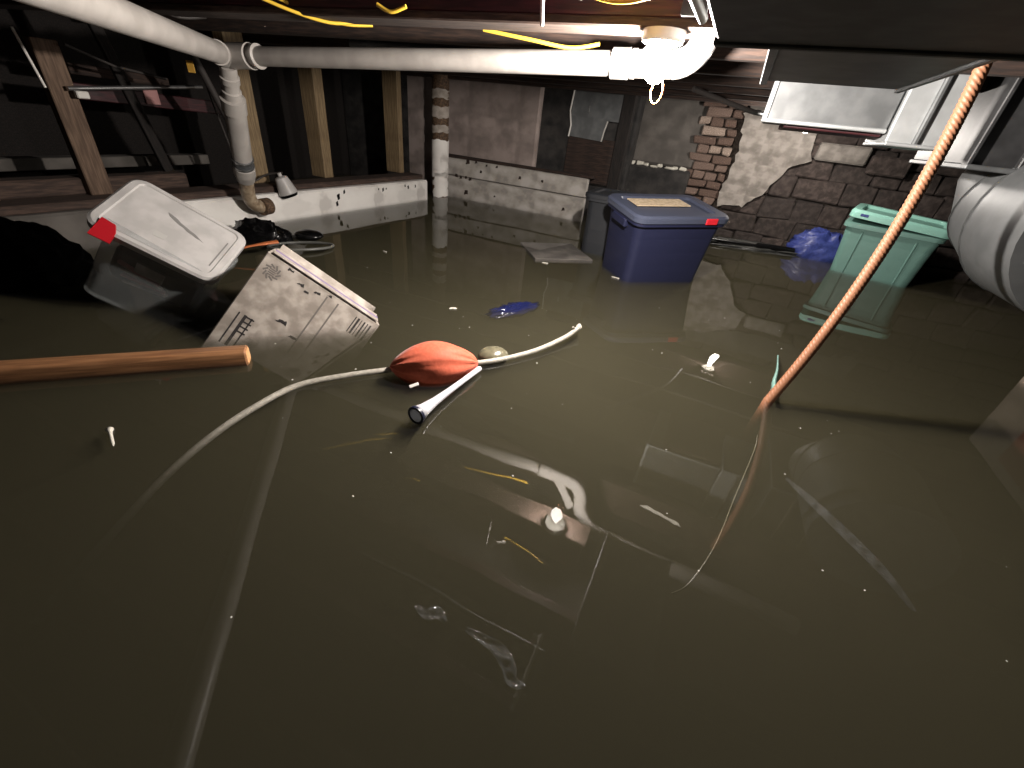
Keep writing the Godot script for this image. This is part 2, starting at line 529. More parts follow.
func back_wall():
	# parged left part
	var wb := Node3D.new()
	wb.name = "wall_back"
	add_child(wb)
	struct(wb)
	hbox("parging", -3.4, -1.75, -0.8, 1.2, 4.2, 4.5, M.parge, wb, 0.02)
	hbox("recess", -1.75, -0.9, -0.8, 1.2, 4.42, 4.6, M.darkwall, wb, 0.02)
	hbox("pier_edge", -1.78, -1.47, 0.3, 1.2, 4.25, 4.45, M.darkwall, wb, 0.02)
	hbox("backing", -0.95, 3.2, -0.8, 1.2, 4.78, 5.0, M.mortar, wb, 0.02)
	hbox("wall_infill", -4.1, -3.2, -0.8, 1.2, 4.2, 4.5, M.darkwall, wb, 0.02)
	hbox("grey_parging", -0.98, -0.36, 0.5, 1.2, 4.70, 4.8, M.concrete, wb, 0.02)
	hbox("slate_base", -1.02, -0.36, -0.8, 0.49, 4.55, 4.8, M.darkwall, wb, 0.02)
	for k in 9:   # crumbled white mortar along the base
		var a := -0.99 + k * 0.066
		hbox("mortar_crumb", a, a + rng.randf_range(0.03, 0.075), 0.488, 0.50 + rng.randf_range(0.004, 0.022), 4.56, 4.62, M.flake, wb, 0.006, 0.006)
	# old board facing along the water
	var bf := Node3D.new()
	bf.name = "trim_1"
	add_child(bf)
	struct(bf)
	for q in [[-0.8, 0.188, 0.0], [0.196, 0.352, 0.006]]:
		hbox("plank", -2.70, -1.15, q[0], q[1], 4.06 - q[2], 4.10, M.board, bf, 0.006)
	beam("cap_strip", hp(-2.70, 0.362, 4.10), hp(-1.12, 0.362, 4.10), 0.10, 0.022, M.wood_dark, bf, 0.006, 0.004)
	for k in 14:
		var a := rng.randf_range(-2.6, -1.2)
		var st := ns()
		var r := rng.randf_range(0.008, 0.022)
		var y: float = [0.335, 0.192, 0.06, 0.27][k % 4] + rng.randf_range(-0.01, 0.01)
		slab_outline(st, ragged([Vector2(-r, -r), Vector2(r, -r * 0.7), Vector2(r * 0.8, r), Vector2(-r * 0.6, r)], 0.01, 0.004), 0.0, 0.003)
		put(st, "stain_chip", M.wood_dark, bf, Transform3D(hbasis(), hp(a, y, 4.0535)))
	# bricks
	var y := -0.12
	var row := 0
	while y < 1.08:
		var a := -0.42 + (0.0 if row % 2 == 0 else 0.05) - (0.03 if y < 0.5 else 0.0)
		var end := -0.07 + rng.randf_range(-0.03, 0.02)
		while a < end - 0.03:
			var l := minf(0.19 if (row % 3 != 2) else 0.095, end - a)
			var mk: int = 2 if (y > 0.62 and y < 0.9 and rng.randf() < 0.45) else (rng.randi() % 2)
			hbox("brick", a, a + l, y + rng.randf_range(-0.004, 0.004), y + 0.061, 4.66 + rng.randf_range(-0.02, 0.02), 4.8, M.bricks[mk], wb, 0.009, 0.008)
			a += l + 0.012
		y += 0.07
		row += 1
	# rubble stones
	y = -0.2
	while y < 1.1:
		var h := rng.randf_range(0.11, 0.19)
		var a := -0.04 + rng.randf_range(0, 0.05)
		while a < 3.0:
			var l := rng.randf_range(0.16, 0.36)
			hbox("stone", a, a + l - 0.004, y, y + h - 0.004, 4.70 + rng.randf_range(-0.010, 0.010), 4.85, M.rubble[rng.randi() % 4], wb, 0.011, 0.013)
			a += l
		y += h
	# pale dressed stones and patches of plaster
	for q in [[0.56, 0.92, 0.70, 0.83], [0.95, 1.22, 0.64, 0.78]]:
		hbox("dressed_stone", q[0], q[1], q[2], q[3], 4.63, 4.8, M.plaster if q[0] < 0.9 else M.rubble[3], wb, 0.012, 0.008)
	var patches := [
		[Vector2(-0.08, 0.98), Vector2(0.18, 1.0), Vector2(0.5, 0.90), Vector2(0.535, 0.70), Vector2(0.40, 0.60), Vector2(0.30, 0.42), Vector2(0.16, 0.27), Vector2(-0.06, 0.25), Vector2(-0.05, 0.5), Vector2(-0.02, 0.7)],
		[Vector2(0.52, 0.93), Vector2(1.0, 0.90), Vector2(1.6, 0.88), Vector2(1.6, 1.1), Vector2(-0.05, 1.1), Vector2(-0.05, 1.0)]]
	for k in 2:
		var st := ns()
		slab_outline(st, ragged(patches[k], 0.035, 0.014), 0.0, 0.06 if k == 0 else 0.03)
		put(st, "plaster_patch", M.plaster if k == 0 else M.concrete, wb, Transform3D(hbasis(), hp(0, 0, 4.69)))
	# hanging sheet metal cover
	var sh := thing("metal_cover", "dented grey sheet metal cover with pale edges on the back wall", "cover")
	var st := ns()
	slab_outline(st, PackedVector2Array([Vector2(-1.44, 0.66), Vector2(-1.13, 0.645), Vector2(-1.11, 0.80), Vector2(-0.99, 0.80), Vector2(-0.98, 1.01), Vector2(-1.455, 1.0)]), -0.03, 0.0)
	put(st, "panel", M.galv_dull, sh, Transform3D(hbasis(), hp(0, 0, 4.2)))
	pipe("edge_bead", [hp(-1.445, 0.655, 4.195), hp(-1.435, 0.74, 4.19), hp(-1.46, 0.85, 4.19), hp(-1.45, 1.0, 4.195)], 0.007, M.white_cable, sh, 8)
	pipe("edge_bead", [hp(-1.135, 0.645, 4.195), hp(-1.125, 0.72, 4.19), hp(-1.11, 0.80, 4.195)], 0.007, M.white_cable, sh, 8)
	hbox("latch", -1.30, -1.285, 0.85, 0.90, 4.185, 4.2, M.steel, sh, 0.003)
	var pn := hbox("hatch_board", -1.46, -0.97, 0.30, 0.66, 4.24, 4.28, M.wood_maroon)
	pn.material_override = M.wood_dark
	tag(pn, "dark wooden panel below the sheet metal cover", "panel")
	var po := beam("dark_post", hp(-0.935, -0.8, 4.15), hp(-0.945, 1.18, 4.15), 0.08, 0.10, M.wood_black)
	tag(po, "dark post right of the sheet metal cover", "post", "posts at the back")
	var pp := beam("lit_post", hp(-0.555, -0.8, 3.62), hp(-0.555, 1.18, 3.62), 0.12, 0.14, M.wood_dark)
	tag(pp, "post with one brightly lit edge behind the blue tote", "post", "posts at the back")
	# peeling column
	var col := thing("peeling_column", "white painted column with peeling bands in the back left corner", "column", hp(-2.64, 0, 3.93))
	st = ns()
	tube(st, [Vector3(0, -0.8, 0), Vector3(0, 0.3, 0), Vector3(0, 1.19, 0)], 0.078, 24)
	put(st, "shaft", M.rust, col)
	for q in [[0.0, 0.22, 0.0, 2.6], [0.18, 0.50, 0.3, 3.6], [0.56, 0.62, 0.2, 3.0], [0.68, 0.77, 0.1, 3.4], [0.83, 0.90, 0.4, 3.0]]:
		st = ns()
		var rings := []
		for i in 9:
			var ring := []
			var t := lerpf(q[0], q[1], i / 8.0)
			for j in 24:
				var an := TAU * j / 24
				# a shell open round the back; its edge wanders
				var w: float = q[3] / 2.0 + 0.25 * sin(i * 1.7 + q[0] * 9.0)
				var d := wrapf(an - 1.2 - q[2], -PI, PI)
				var r := 0.083 if absf(d) < w else 0.07
				ring.append(Vector3(cos(an) * r, t + 0.004 * sin(j * 1.9 + i) + 0.006 * sin(j * 0.7 + q[0] * 20.0), sin(an) * r))
			rings.append(ring)
		loft(st, rings)
		put(st, "paint_flake", M.limewash if q[0] < 0.5 else M.cardboard_white, col)

func ceiling_things():
	# floor joists run along the back wall direction
	var k := 0
	for q in [[-0.9, 1.0], [-0.5, 1.0], [-0.1, 1.0], [0.28, 1.0], [0.66, 1.0], [1.05, 0.985], [1.93, 0.985], [2.35, 0.985], [2.75, 0.985], [3.15, 0.985], [3.55, 0.985], [3.95, 0.985]]:
		var m: Material = M.wood_maroon if q[0] > 0.6 and q[0] < 1.1 else M.wood_dark
		var o := beam("ceiling_joist", hp(-4.0, (q[1] + 1.2) / 2, q[0]), hp(3.05, (q[1] + 1.2) / 2, q[0]), 0.045, 1.2 - q[1], m)
		var l := "dark floor joist, number %d across the ceiling from the camera side" % (k + 1)
		if q[0] > 1.0 and q[0] < 1.1: l = "dark maroon floor joist just in front of the lit bulb"
		elif q[0] > 0.6 and q[0] < 0.7: l = "dark maroon floor joist nearest the top edge of the picture"
		elif q[0] > 1.9 and q[0] < 2.0: l = "dark floor joist just beyond the white drain pipe"
		o.set_meta("kind", "structure")
		o.set_meta("label", l)
		k += 1
	var gd := thing("girder", "maroon-sided girder with brown underside that the bulb hangs under", "girder")
	beam("web", hp(-4.0, 1.10, 1.46), hp(-0.11, 1.10, 1.46), 0.08, 0.2, M.wood_maroon, gd)
	beam("bottom_board", hp(-4.0, 0.99, 1.48), hp(-0.09, 0.99, 1.48), 0.13, 0.022, M.sill, gd)
	# yellow and white cables
	var c := 0
	var paths := [
		[[Vector3(-1.08, 1.03, -1.84), Vector3(-0.93, 0.99, -1.88), Vector3(-0.80, 0.972, -1.93), Vector3(-0.70, 0.99, -1.97)], "double yellow cable arching across the upper left ceiling, front strand"],
		[[Vector3(-1.03, 1.04, -1.88), Vector3(-0.90, 1.0, -1.94), Vector3(-0.78, 0.98, -1.99), Vector3(-0.68, 0.99, -2.03)], "double yellow cable arching across the upper left ceiling, rear strand"],
		[[Vector3(-0.545, 1.0, -1.68), Vector3(-0.50, 0.985, -1.67), Vector3(-0.45, 1.0, -1.66)], "short bit of yellow cable showing between maroon joists"],
		[[Vector3(-0.225, 0.98, -1.76), Vector3(-0.07, 0.965, -1.73), Vector3(0.06, 0.955, -1.72), Vector3(0.15, 0.97, -1.70)], "yellow cable sloping down just above the white drain pipe"],
		[[Vector3(0.05, 1.02, -1.36), Vector3(0.12, 1.0, -1.31), Vector3(0.17, 0.998, -1.28), Vector3(0.23, 1.01, -1.24)], "yellow cable stapled to the joist above the bulb"]]
	for p in paths:
		tag(pipe("yellow_cable", smooth_path(p[0]), 0.0055, M.yellow, null, 8), p[1], "cable", "yellow cables under the joists")
	tag(pipe("white_wire", smooth_path([Vector3(-0.035, 1.06, -1.33), Vector3(-0.035, 1.01, -1.36), Vector3(-0.03, 0.955, -1.40)]), 0.005, M.white_cable, null, 8), "white wire hanging straight down from the ceiling", "wire")
	var st := ns()
	tube(st, smooth_path([Vector3(-0.01, 1.03, -1.30), Vector3(0.01, 1.005, -1.31), Vector3(0.06, 1.0, -1.32)]), 0.009, 8, false, 0.3)
	tag(put(st, "torn_strip", M.white_cable), "torn white strip hanging beside the white wire", "strip")
	tag(pipe("grey_cable", smooth_path([Vector3(-1.72, 1.05, -2.1), Vector3(-1.70, 1.0, -2.27), Vector3(-1.66, 0.98, -2.36), Vector3(-1.6, 1.0, -2.45)]), 0.007, M.wire_dark, null, 8), "grey cable drooping under the ceiling at upper left", "cable")
	tag(pipe("far_pipe", [hp(-1.95, 0.985, 2.1), hp(-1.1, 0.975, 2.13), hp(-0.4, 0.97, 2.15)], 0.022, M.galv_dull), "thin grey pipe hidden behind the white drain pipe", "pipe")
	tag(pipe("far_cable", smooth_path([hp(-0.3, 0.95, 2.6), hp(0.0, 0.90, 3.0), hp(0.1, 0.93, 3.5)]), 0.012, M.wire_dark, null, 8), "dark cable sagging behind the bulb toward the bricks", "cable")
	tag(pipe("ceiling_conduit", [hp(-1.0, 0.985, 0.86), hp(-0.06, 0.985, 0.86)], 0.010, M.galv_dull, null, 10), "thin grey conduit under the maroon joist", "conduit")

func elbow(p0: Vector3, p1: Vector3, p2: Vector3, n := 8) -> Array:
	var out := []
	for i in n + 1:
		var t := float(i) / n
		out.append(p0.lerp(p1, t).lerp(p1.lerp(p2, t), t))
	return out

func drain_pipe():
	var t := thing("drain_pipe", "long white plastic drain pipe hung below the joists", "pipe")
	var T := Vector3(-1.395, 0.862, -2.32)
	var R := Vector3(0.238, 0.936, -1.779)
	var d := (R - T).normalized()
	pipe("main_run", [T, T.lerp(R, 0.5), R], 0.036, M.pvc, t, 24)
	pipe("coupling", [R - d * 0.03, R - d * 0.028, R + d * 0.028, R + d * 0.03], [0.036, 0.044, 0.044, 0.036], M.pvc, t, 24, true)
	pipe("coupling", [R + d * 0.034, R + d * 0.036, R + d * 0.05, R + d * 0.052], [0.036, 0.042, 0.042, 0.036], M.pvc, t, 24, true)
	var W := R + d * 0.17
	pipe("wye_fitting", [R, W], 0.039, M.pvc, t, 24)
	pipe("wye_branch", [R + d * 0.06, R + d * 0.13 + Vector3(0.0, 0.07, 0.03), R + d * 0.18 + Vector3(0, 0.13, 0.06)], 0.026, M.pvc, t, 20)
	pipe("elbow", elbow(W, hp(-0.205, 0.95, 1.745), hp(-0.20, 1.04, 1.72)), 0.041, M.pvc, t, 24)
	pipe("elbow", elbow(hp(-0.20, 1.035, 1.72), hp(-0.195, 1.10, 1.69), hp(-0.09, 1.09, 1.62)), 0.039, M.pvc, t, 24)
	pipe("side_run", [hp(-0.10, 1.09, 1.62), hp(0.9, 1.09, 1.58)], 0.041, M.pvc, t, 24)
	# tee at the left and the run toward the camera
	pipe("coupling", [T - d * 0.05, T - d * 0.048, T + d * 0.07, T + d * 0.072], [0.041, 0.05, 0.05, 0.041], M.pvc, t, 24, true)
	pipe("clamp_ring", [T + d * 0.10, T + d * 0.103, T + d * 0.115, T + d * 0.118], [0.036, 0.047, 0.047, 0.036], M.pvc, t, 24, true)
	var L := T - d * 0.08
	var Lp := Vector3(-1.17, 0.877, -1.433)
	pipe("elbow", elbow(T - d * 0.03, L - d * 0.04, L.lerp(Lp, 0.14)), 0.046, M.pvc, t, 24)
	pipe("left_run", [L.lerp(Lp, 0.12), Lp, Lp + (Lp - L) * 1.4], 0.041, M.pvc, t, 24)
	# drop pipe to the ledge
	var dp := thing("drop_pipe", "white plastic drop pipe from the drain tee down to the ledge", "pipe")
	var D0 := T + Vector3(-0.08, -0.04, -0.02)
	var D1 := hp(-2.62, 0.20, 1.83)
	var q := func(f: float) -> Vector3: return D0.lerp(D1, f)
	pipe("upper_fitting", [q.call(0.0), q.call(0.06), q.call(0.065), q.call(0.10), q.call(0.105), q.call(0.15), q.call(0.155), q.call(0.2)], [0.036, 0.036, 0.042, 0.042, 0.036, 0.036, 0.042, 0.042], M.pvc, dp, 24, true)
	pipe("hub", [q.call(0.2), q.call(0.205), q.call(0.295), q.call(0.3)], [0.04, 0.056, 0.056, 0.047], M.pvc, dp, 24, true)
	pipe("straight_run", [q.call(0.28), q.call(0.66)], 0.05, M.pvc, dp, 24)
	pipe("rubber_coupling", [q.call(0.655), q.call(0.66), q.call(0.73), q.call(0.735)], [0.05, 0.053, 0.053, 0.05], M.rubber, dp, 24, true)
	for f in [0.668, 0.722]:
		pipe("hose_clamp", [q.call(f - 0.007), q.call(f - 0.006), q.call(f + 0.006), q.call(f + 0.007)], [0.053, 0.0555, 0.0555, 0.053], M.steel, dp, 24, true)
	pipe("lower_hub", [q.call(0.735), q.call(0.74), q.call(0.80), q.call(0.86), q.call(0.865)], [0.05, 0.056, 0.056, 0.046, 0.04], M.pvc, dp, 24, true)
	pipe("rusty_elbow", [q.call(0.86), q.call(0.95)] + elbow(q.call(1.0), hp(-2.66, 0.10, 1.86), hp(-2.68, 0.105, 1.98), 8), 0.039, M.pvc_old, dp, 24)
	pipe("rust_collar", [hp(-2.66, 0.105, 1.93), hp(-2.67, 0.105, 1.99)], 0.05, M.rust, dp, 20)
	tag(pipe("dark_riser", [hp(-2.80, 0.205, 1.98), hp(-2.80, 0.5, 1.96), hp(-2.7, 0.86, 1.75)], 0.018, M.wire_dark, null, 12), "thin dark pipe rising just right of the white drop pipe", "pipe")

func ducts():
	var t := thing("near_duct", "wide dark duct filling the upper right corner of the picture", "duct")
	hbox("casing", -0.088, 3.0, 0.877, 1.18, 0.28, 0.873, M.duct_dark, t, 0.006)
	hbox("seam_lip", -0.090, 3.0, 0.872, 0.884, 0.866, 0.880, M.duct_dark, t, 0.002)
	t = thing("trunk_duct", "grey galvanised trunk duct right behind the dark duct", "duct")
	hbox("casing", 0.0, 0.285, 0.892, 1.18, 0.882, 1.47, M.galv_dull, t, 0.005)
	hbox("end_flange", -0.012, 0.004, 0.884, 1.18, 0.88, 1.48, M.galv_dull, t, 0.002)
	hbox("end_flange", 0.28, 0.292, 0.886, 1.18, 0.884, 1.478, M.galv_dull, t, 0.002)
	t = thing("branch_duct", "short bright galvanised branch duct hanging beyond the trunk duct", "duct")
	hbox("casing", 0.045, 0.45, 0.84, 1.18, 2.2, 2.62, M.galv_dull, t, 0.004)
	hbox("corner_strip", 0.032, 0.05, 0.832, 1.18, 2.192, 2.21, M.galv, t, 0.003)
	hbox("bottom_lip", 0.032, 0.45, 0.832, 0.846, 2.19, 2.21, M.galv, t, 0.003)
	hbox("rusty_underside", 0.12, 0.45, 0.822, 0.842, 2.24, 2.6, M.wood_maroon, t, 0.004)
	t = thing("takeoff_duct", "two bright seamed duct panels left of the copper pole top", "duct")
	hbox("panel", 0.455, 0.537, 0.805, 1.18, 2.17, 2.5, M.galv, t, 0.004)
	hbox("panel", 0.545, 0.63, 0.802, 1.18, 2.165, 2.5, M.galv, t, 0.004)
	hbox("standing_seam", 0.534, 0.548, 0.80, 1.18, 2.15, 2.18, M.galv_dull, t, 0.003)
	hbox("bottom_flange", 0.452, 0.63, 0.796, 0.808, 2.14, 2.5, M.galv, t, 0.003)
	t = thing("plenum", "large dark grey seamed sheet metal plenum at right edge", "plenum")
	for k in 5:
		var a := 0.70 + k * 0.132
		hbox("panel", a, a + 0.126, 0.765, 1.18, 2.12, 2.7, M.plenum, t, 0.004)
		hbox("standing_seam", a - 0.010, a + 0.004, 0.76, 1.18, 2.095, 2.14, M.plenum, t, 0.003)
	hbox("bottom_edge", 0.69, 1.36, 0.752, 0.768, 2.09, 2.7, M.galv_dull, t, 0.003)
	# round gored elbow below the plenum
	t = thing("round_elbow", "big round gored metal duct elbow below the plenum", "duct elbow")
	var st: SurfaceTool
	var c := Vector2(2.10, 0.90)   # bend centre (b, y); the elbow turns toward the camera
	var n := 2
	var ringat := func(an: float, r: float) -> Array:
		var rr := []
		for j in 36:
			var p := TAU * j / 36
			var rad := 0.27 + cos(p) * r
			rr.append(hp(1.03 + sin(p) * r, c.y + sin(an) * rad, c.x + cos(an) * rad))
		return rr
	var straight := func(b: float) -> Array:
		var rr := []
		for q in ringat.call(-PI / 2, 0.25): rr.append((q as Vector3) - V * (2.10 - b))
		return rr
	var stops := []
	for i in n + 1: stops.append(ringat.call(lerpf(-0.55, -PI / 2, float(i) / n), 0.25))
	stops.append(straight.call(1.74))
	for i in stops.size() - 1:
		st = ns()
		loft(st, [stops[i], stops[i + 1]], false, i == stops.size() - 2)
		put(st, "gore", M.galv_dull, t)
		if i > 0:
			st = ns()
			var pts: Array = stops[i].duplicate()
			pts.append(pts[0])
			tube(st, pts, 0.004, 6)
			put(st, "seam_bead", M.duct_dark, t)
	# furnace cabinet at the right edge
	t = thing("furnace_cabinet", "beige metal furnace cabinet standing in water at the right edge", "furnace")
	hbox("casing", 1.42, 2.1, -0.8, 0.36, 1.75, 2.45, M.beige, t, 0.01)
	hbox("access_panel", 1.408, 1.422, 0.02, 0.3, 1.85, 2.2, M.beige_red, t, 0.004)
	# white conduit beside the duct edge
	t = thing("white_conduit", "slim white conduit with red label along the dark duct edge", "conduit")
	pipe("tube", [hp(-0.115, 0.90, 0.60), hp(-0.115, 0.905, 0.88)], 0.007, M.white_cable, t, 12)
	pipe("coupler", [hp(-0.115, 0.90, 0.635), hp(-0.115, 0.90, 0.66)], 0.010, M.white_cable, t, 12)
	hbox("red_label", -0.145, -0.135, 0.925, 0.945, 0.84, 0.858, M.red, t, 0.001)
	hbox("bracket", -0.148, -0.11, 0.905, 0.965, 0.86, 0.872, M.white_cable, t, 0.002)

func lamp(at: Vector3, label: String, energy: float):
	var t := thing("light_bulb", label, "light bulb", at)
	var st := ns()
	lathe(st, [[0.002, -0.034], [0.014, -0.031], [0.024, -0.022], [0.030, -0.006], [0.029, 0.008], [0.022, 0.024], [0.015, 0.036], [0.013, 0.044]], 24, false)
	put(st, "bulb_glass", M.glow, t)
	st = ns()
	lathe(st, [[0.013, 0.04], [0.02, 0.04], [0.024, 0.046], [0.052, 0.056], [0.055, 0.062], [0.055, 0.082], [0.02, 0.082]], 28)
	put(st, "porcelain_holder", M.porcelain, t)
	var o := OmniLight3D.new()
	o.name = "bulb_light"
	o.light_color = Color(1.0, 0.965, 0.93)
	o.light_energy = energy
	o.light_size = 0.025
	o.omni_range = 14.0
	o.omni_attenuation = 2.0
	o.shadow_enabled = true
	t.add_child(o)

func lamps():
	lamp(Vector3(0.29, 0.897, -1.441), "bare lit bulb under the girder beside the drain pipe", 3.9)
	lamp(hp(0.342, 0.885, 3.80), "second lit bulb hidden behind the ducts, seen mirrored in the water", 0.9)
	tag(hbox("lamp_backing", 0.28, 0.40, 0.968, 1.0, 3.70, 3.90, M.wood_dark), "wooden block carrying the second bulb behind the ducts", "block")
	var st := ns()
	var pts := []
	for i in 21:
		var t := PI * 0.15 + TAU * 0.85 * i / 20.0
		pts.append(Vector3(0.305 + 0.014 * sin(t), 0.848 + 0.028 * cos(t), -1.44 + 0.01 * sin(t)))
	tube(st, pts, 0.0025, 6)
	tag(put(st, "wire_loop", M.orange_strip), "small wire loop hanging below the bright bulb", "wire loop")

func tote_body(st: SurfaceTool, L: float, Wd: float, l: float, w: float, h: float):
	var rings := []
	rings.append(rrect(l / 2 - 0.02, w / 2 - 0.02, 0.03, -h))
	rings.append(rrect(l / 2, w / 2, 0.045, -h + 0.02))
	for k in 4:
		var f := (k + 1) / 5.0
		rings.append(rrect(lerpf(l, L - 0.05, f) / 2, lerpf(w, Wd - 0.05, f) / 2, 0.05, lerpf(-h + 0.02, -0.03, f)))
	rings.append(rrect(L / 2 - 0.022, Wd / 2 - 0.022, 0.05, -0.035))
	rings.append(rrect(L / 2 - 0.004, Wd / 2 - 0.004, 0.055, -0.032))
	rings.append(rrect(L / 2 - 0.004, Wd / 2 - 0.004, 0.055, -0.004))
	rings.append(rrect(L / 2 - 0.02, Wd / 2 - 0.02, 0.05, 0.0))
	loft(st, rings, true, true, true)

func tote_lid(st: SurfaceTool, L: float, Wd: float, edge := 0.06, rise := 0.025, recess := 0.014):
	var hx := L / 2
	var hz := Wd / 2
	var rings := [rrect(hx - 0.012, hz - 0.012, 0.05, -0.012), rrect(hx + 0.004, hz + 0.004, 0.06, -0.012), rrect(hx + 0.004, hz + 0.004, 0.06, rise * 0.55), rrect(hx - 0.008, hz - 0.008, 0.055, rise),
		rrect(hx - edge, hz - edge, 0.03, rise), rrect(hx - edge - 0.008, hz - edge - 0.008, 0.028, rise - recess)]
	loft(st, rings, true, true, true)

func totes():
	# blue tote
	var b := Basis.from_euler(Vector3(deg_to_rad(7.0), deg_to_rad(19.4), deg_to_rad(2.3)))
	var t := thing("storage_tote", "navy blue storage tote with lid floating upright near the back", "tote", Vector3(0.782, 0.385, -2.687), b)
	var st := ns()
	tote_body(st, 0.60, 0.42, 0.50, 0.34, 0.46)
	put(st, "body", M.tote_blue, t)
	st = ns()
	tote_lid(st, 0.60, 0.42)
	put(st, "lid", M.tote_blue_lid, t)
	st = ns()
	cbox(st, Vector3(0.075, 0.034, 0.012), 0.004)
	put(st, "red_clip", M.red_clip, t, Transform3D(Basis(), Vector3(0.165, 0.0, 0.214)))
	for sx in [-1, 1]:
		st = ns()
		cbox(st, Vector3(0.03, 0.05, 0.16), 0.008)
		put(st, "handle", M.tote_blue, t, Transform3D(Basis(), Vector3(sx * 0.285, -0.055, 0)))
	st = ns()
	cbox(st, Vector3(0.44, 0.004, 0.004), 0.001)
	put(st, "side_rib", M.tote_blue, t, Transform3D(Basis(), Vector3(0.0, -0.20, 0.176)))
	st = ns()
	cbox(st, Vector3(0.36, 0.006, 0.13), 0.002)
	tag(put(st, "cardboard_sheet", M.cardboard, null, Transform3D(b, Vector3(0.782, 0.385, -2.687) + b * Vector3(-0.02, 0.018, -0.06))), "beige cardboard sheet lying on the blue tote lid", "cardboard")
	# green tote
	b = Basis.from_euler(Vector3(deg_to_rad(2.5), deg_to_rad(-38.0), deg_to_rad(0)))
	t = thing("storage_tote", "mint green storage tote with lid ajar against the stone wall", "tote", Vector3(2.66, 0.355, -3.39), b)
	st = ns()
	tote_body(st, 0.60, 0.42, 0.48, 0.33, 0.46)
	put(st, "body", M.tote_green, t)
	for x in [-0.16, 0.0, 0.16]:
		st = ns()
		cbox(st, Vector3(0.012, 0.30, 0.01), 0.004)
		put(st, "side_rib", M.tote_green, t, Transform3D(Basis.from_euler(Vector3(0.06, 0, 0)), Vector3(x, -0.2, 0.178)))
	st = ns()
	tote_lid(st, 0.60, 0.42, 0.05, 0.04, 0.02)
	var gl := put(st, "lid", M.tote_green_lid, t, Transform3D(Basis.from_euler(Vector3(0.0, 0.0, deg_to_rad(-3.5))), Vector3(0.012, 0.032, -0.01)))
	st = ns()
	cbox(st, Vector3(0.05, 0.018, 0.006), 0.002)
	put(st, "blue_sticker", M.blue_tarp, gl, Transform3D(Basis(), Vector3(-0.21, 0.012, 0.213)))
	# dark bin behind the blue tote
	t = thing("storage_tote", "dark charcoal bin half hidden behind the blue tote", "tote", hp(-0.66, 0.36, 3.18), hbasis())
	st = ns()
	tote_body(st, 0.40, 0.38, 0.34, 0.32, 0.5)
	put(st, "body", M.charcoal, t)
	st = ns()
	tote_lid(st, 0.40, 0.38, 0.05, 0.02, 0.01)
	put(st, "lid", M.charcoal, t)
	st = ns()
	cbox(st, Vector3(0.12, 0.004, 0.012), 0.001)
	put(st, "pale_scuff", M.smear, t, Transform3D(Basis(), Vector3(0.04, 0.022, 0.15)))
	# clear tote with white lid, tipped; the lid has slid forward on it
	var pos := Vector3(-1.339, 0.262, -1.578)
	var lb := Basis.from_euler(Vector3(deg_to_rad(19.0), deg_to_rad(2.0), deg_to_rad(-34.5)))
	b = Basis.from_euler(Vector3(0.0, deg_to_rad(14.0), deg_to_rad(-34.0)))
	t = thing("storage_tote", "tipped clear storage tote with white lid and red latch", "tote", pos)
	var bo := Vector3(-0.012, -0.034, -0.012)
	st = ns()
	tote_body(st, 0.39, 0.30, 0.34, 0.25, 0.33)
	put(st, "clear_body", M.clear, t, Transform3D(b, bo))
	pos += bo
	st = ns()
	var hx := 0.203
	var hz := 0.156
	loft(st, [rrect(hx - 0.012, hz - 0.012, 0.045, -0.02), rrect(hx, hz, 0.05, -0.02), rrect(hx, hz, 0.05, 0.004), rrect(hx - 0.008, hz - 0.008, 0.045, 0.012), rrect(hx - 0.030, hz - 0.024, 0.026, 0.015), rrect(hx - 0.034, hz - 0.028, 0.024, 0.010)], true, true, true)
	var lid := put(st, "lid", M.white_plastic, t, Transform3D(lb, Vector3.ZERO))
	st = ns()
	slab_outline(st, PackedVector2Array([Vector2(-0.028, -0.042), Vector2(0.032, -0.042), Vector2(0.032, 0.0), Vector2(0.018, 0.026), Vector2(-0.022, 0.03)]), 0.0, 0.010)
	put(st, "red_latch", M.red, lid, Transform3D(Basis.from_euler(Vector3(-PI / 2 + 0.5, 0, 0)), Vector3(-0.138, 0.005, 0.143)))
	# grey smear and scuff on the lid
	st = ns()
	slab_outline(st, ragged([Vector2(-0.07, 0.032), Vector2(-0.02, 0.012), Vector2(0.035, -0.005), Vector2(0.075, -0.026), Vector2(0.03, -0.018), Vector2(-0.02, 0.0), Vector2(-0.06, 0.018)], 0.015, 0.002), 0.0, 0.0008)
	put(st, "smear", M.smear, lid, Transform3D(Basis.from_euler(Vector3(-PI / 2, 0, 0)), Vector3(0.02, 0.0102, -0.03)))
	st = ns()
	slab_outline(st, ragged([Vector2(-0.018, -0.014), Vector2(0.018, -0.014), Vector2(0.018, 0.012), Vector2(-0.018, 0.012)], 0.01, 0.002), 0.0, 0.0006)
	put(st, "scuff", plain(s(176, 174, 170), 0.5), lid, Transform3D(Basis.from_euler(Vector3(-PI / 2, 0, 0)), Vector3(-0.02, 0.0102, 0.06)))
	st = ns()
	cbox(st, Vector3(0.005, 0.0012, 0.15), 0.0004)
	put(st, "scratch", M.smear, lid, Transform3D(Basis(), Vector3(0.155, 0.0105, 0.01)))
	# contents seen through the clear side
	st = ns()
	cbox(st, Vector3(0.09, 0.04, 0.003), 0.001)
	tag(put(st, "label_card", M.cardboard_white, null, Transform3D(b, pos + b * Vector3(0.0, -0.12, 0.122))), "white printed card inside the clear tote", "card")
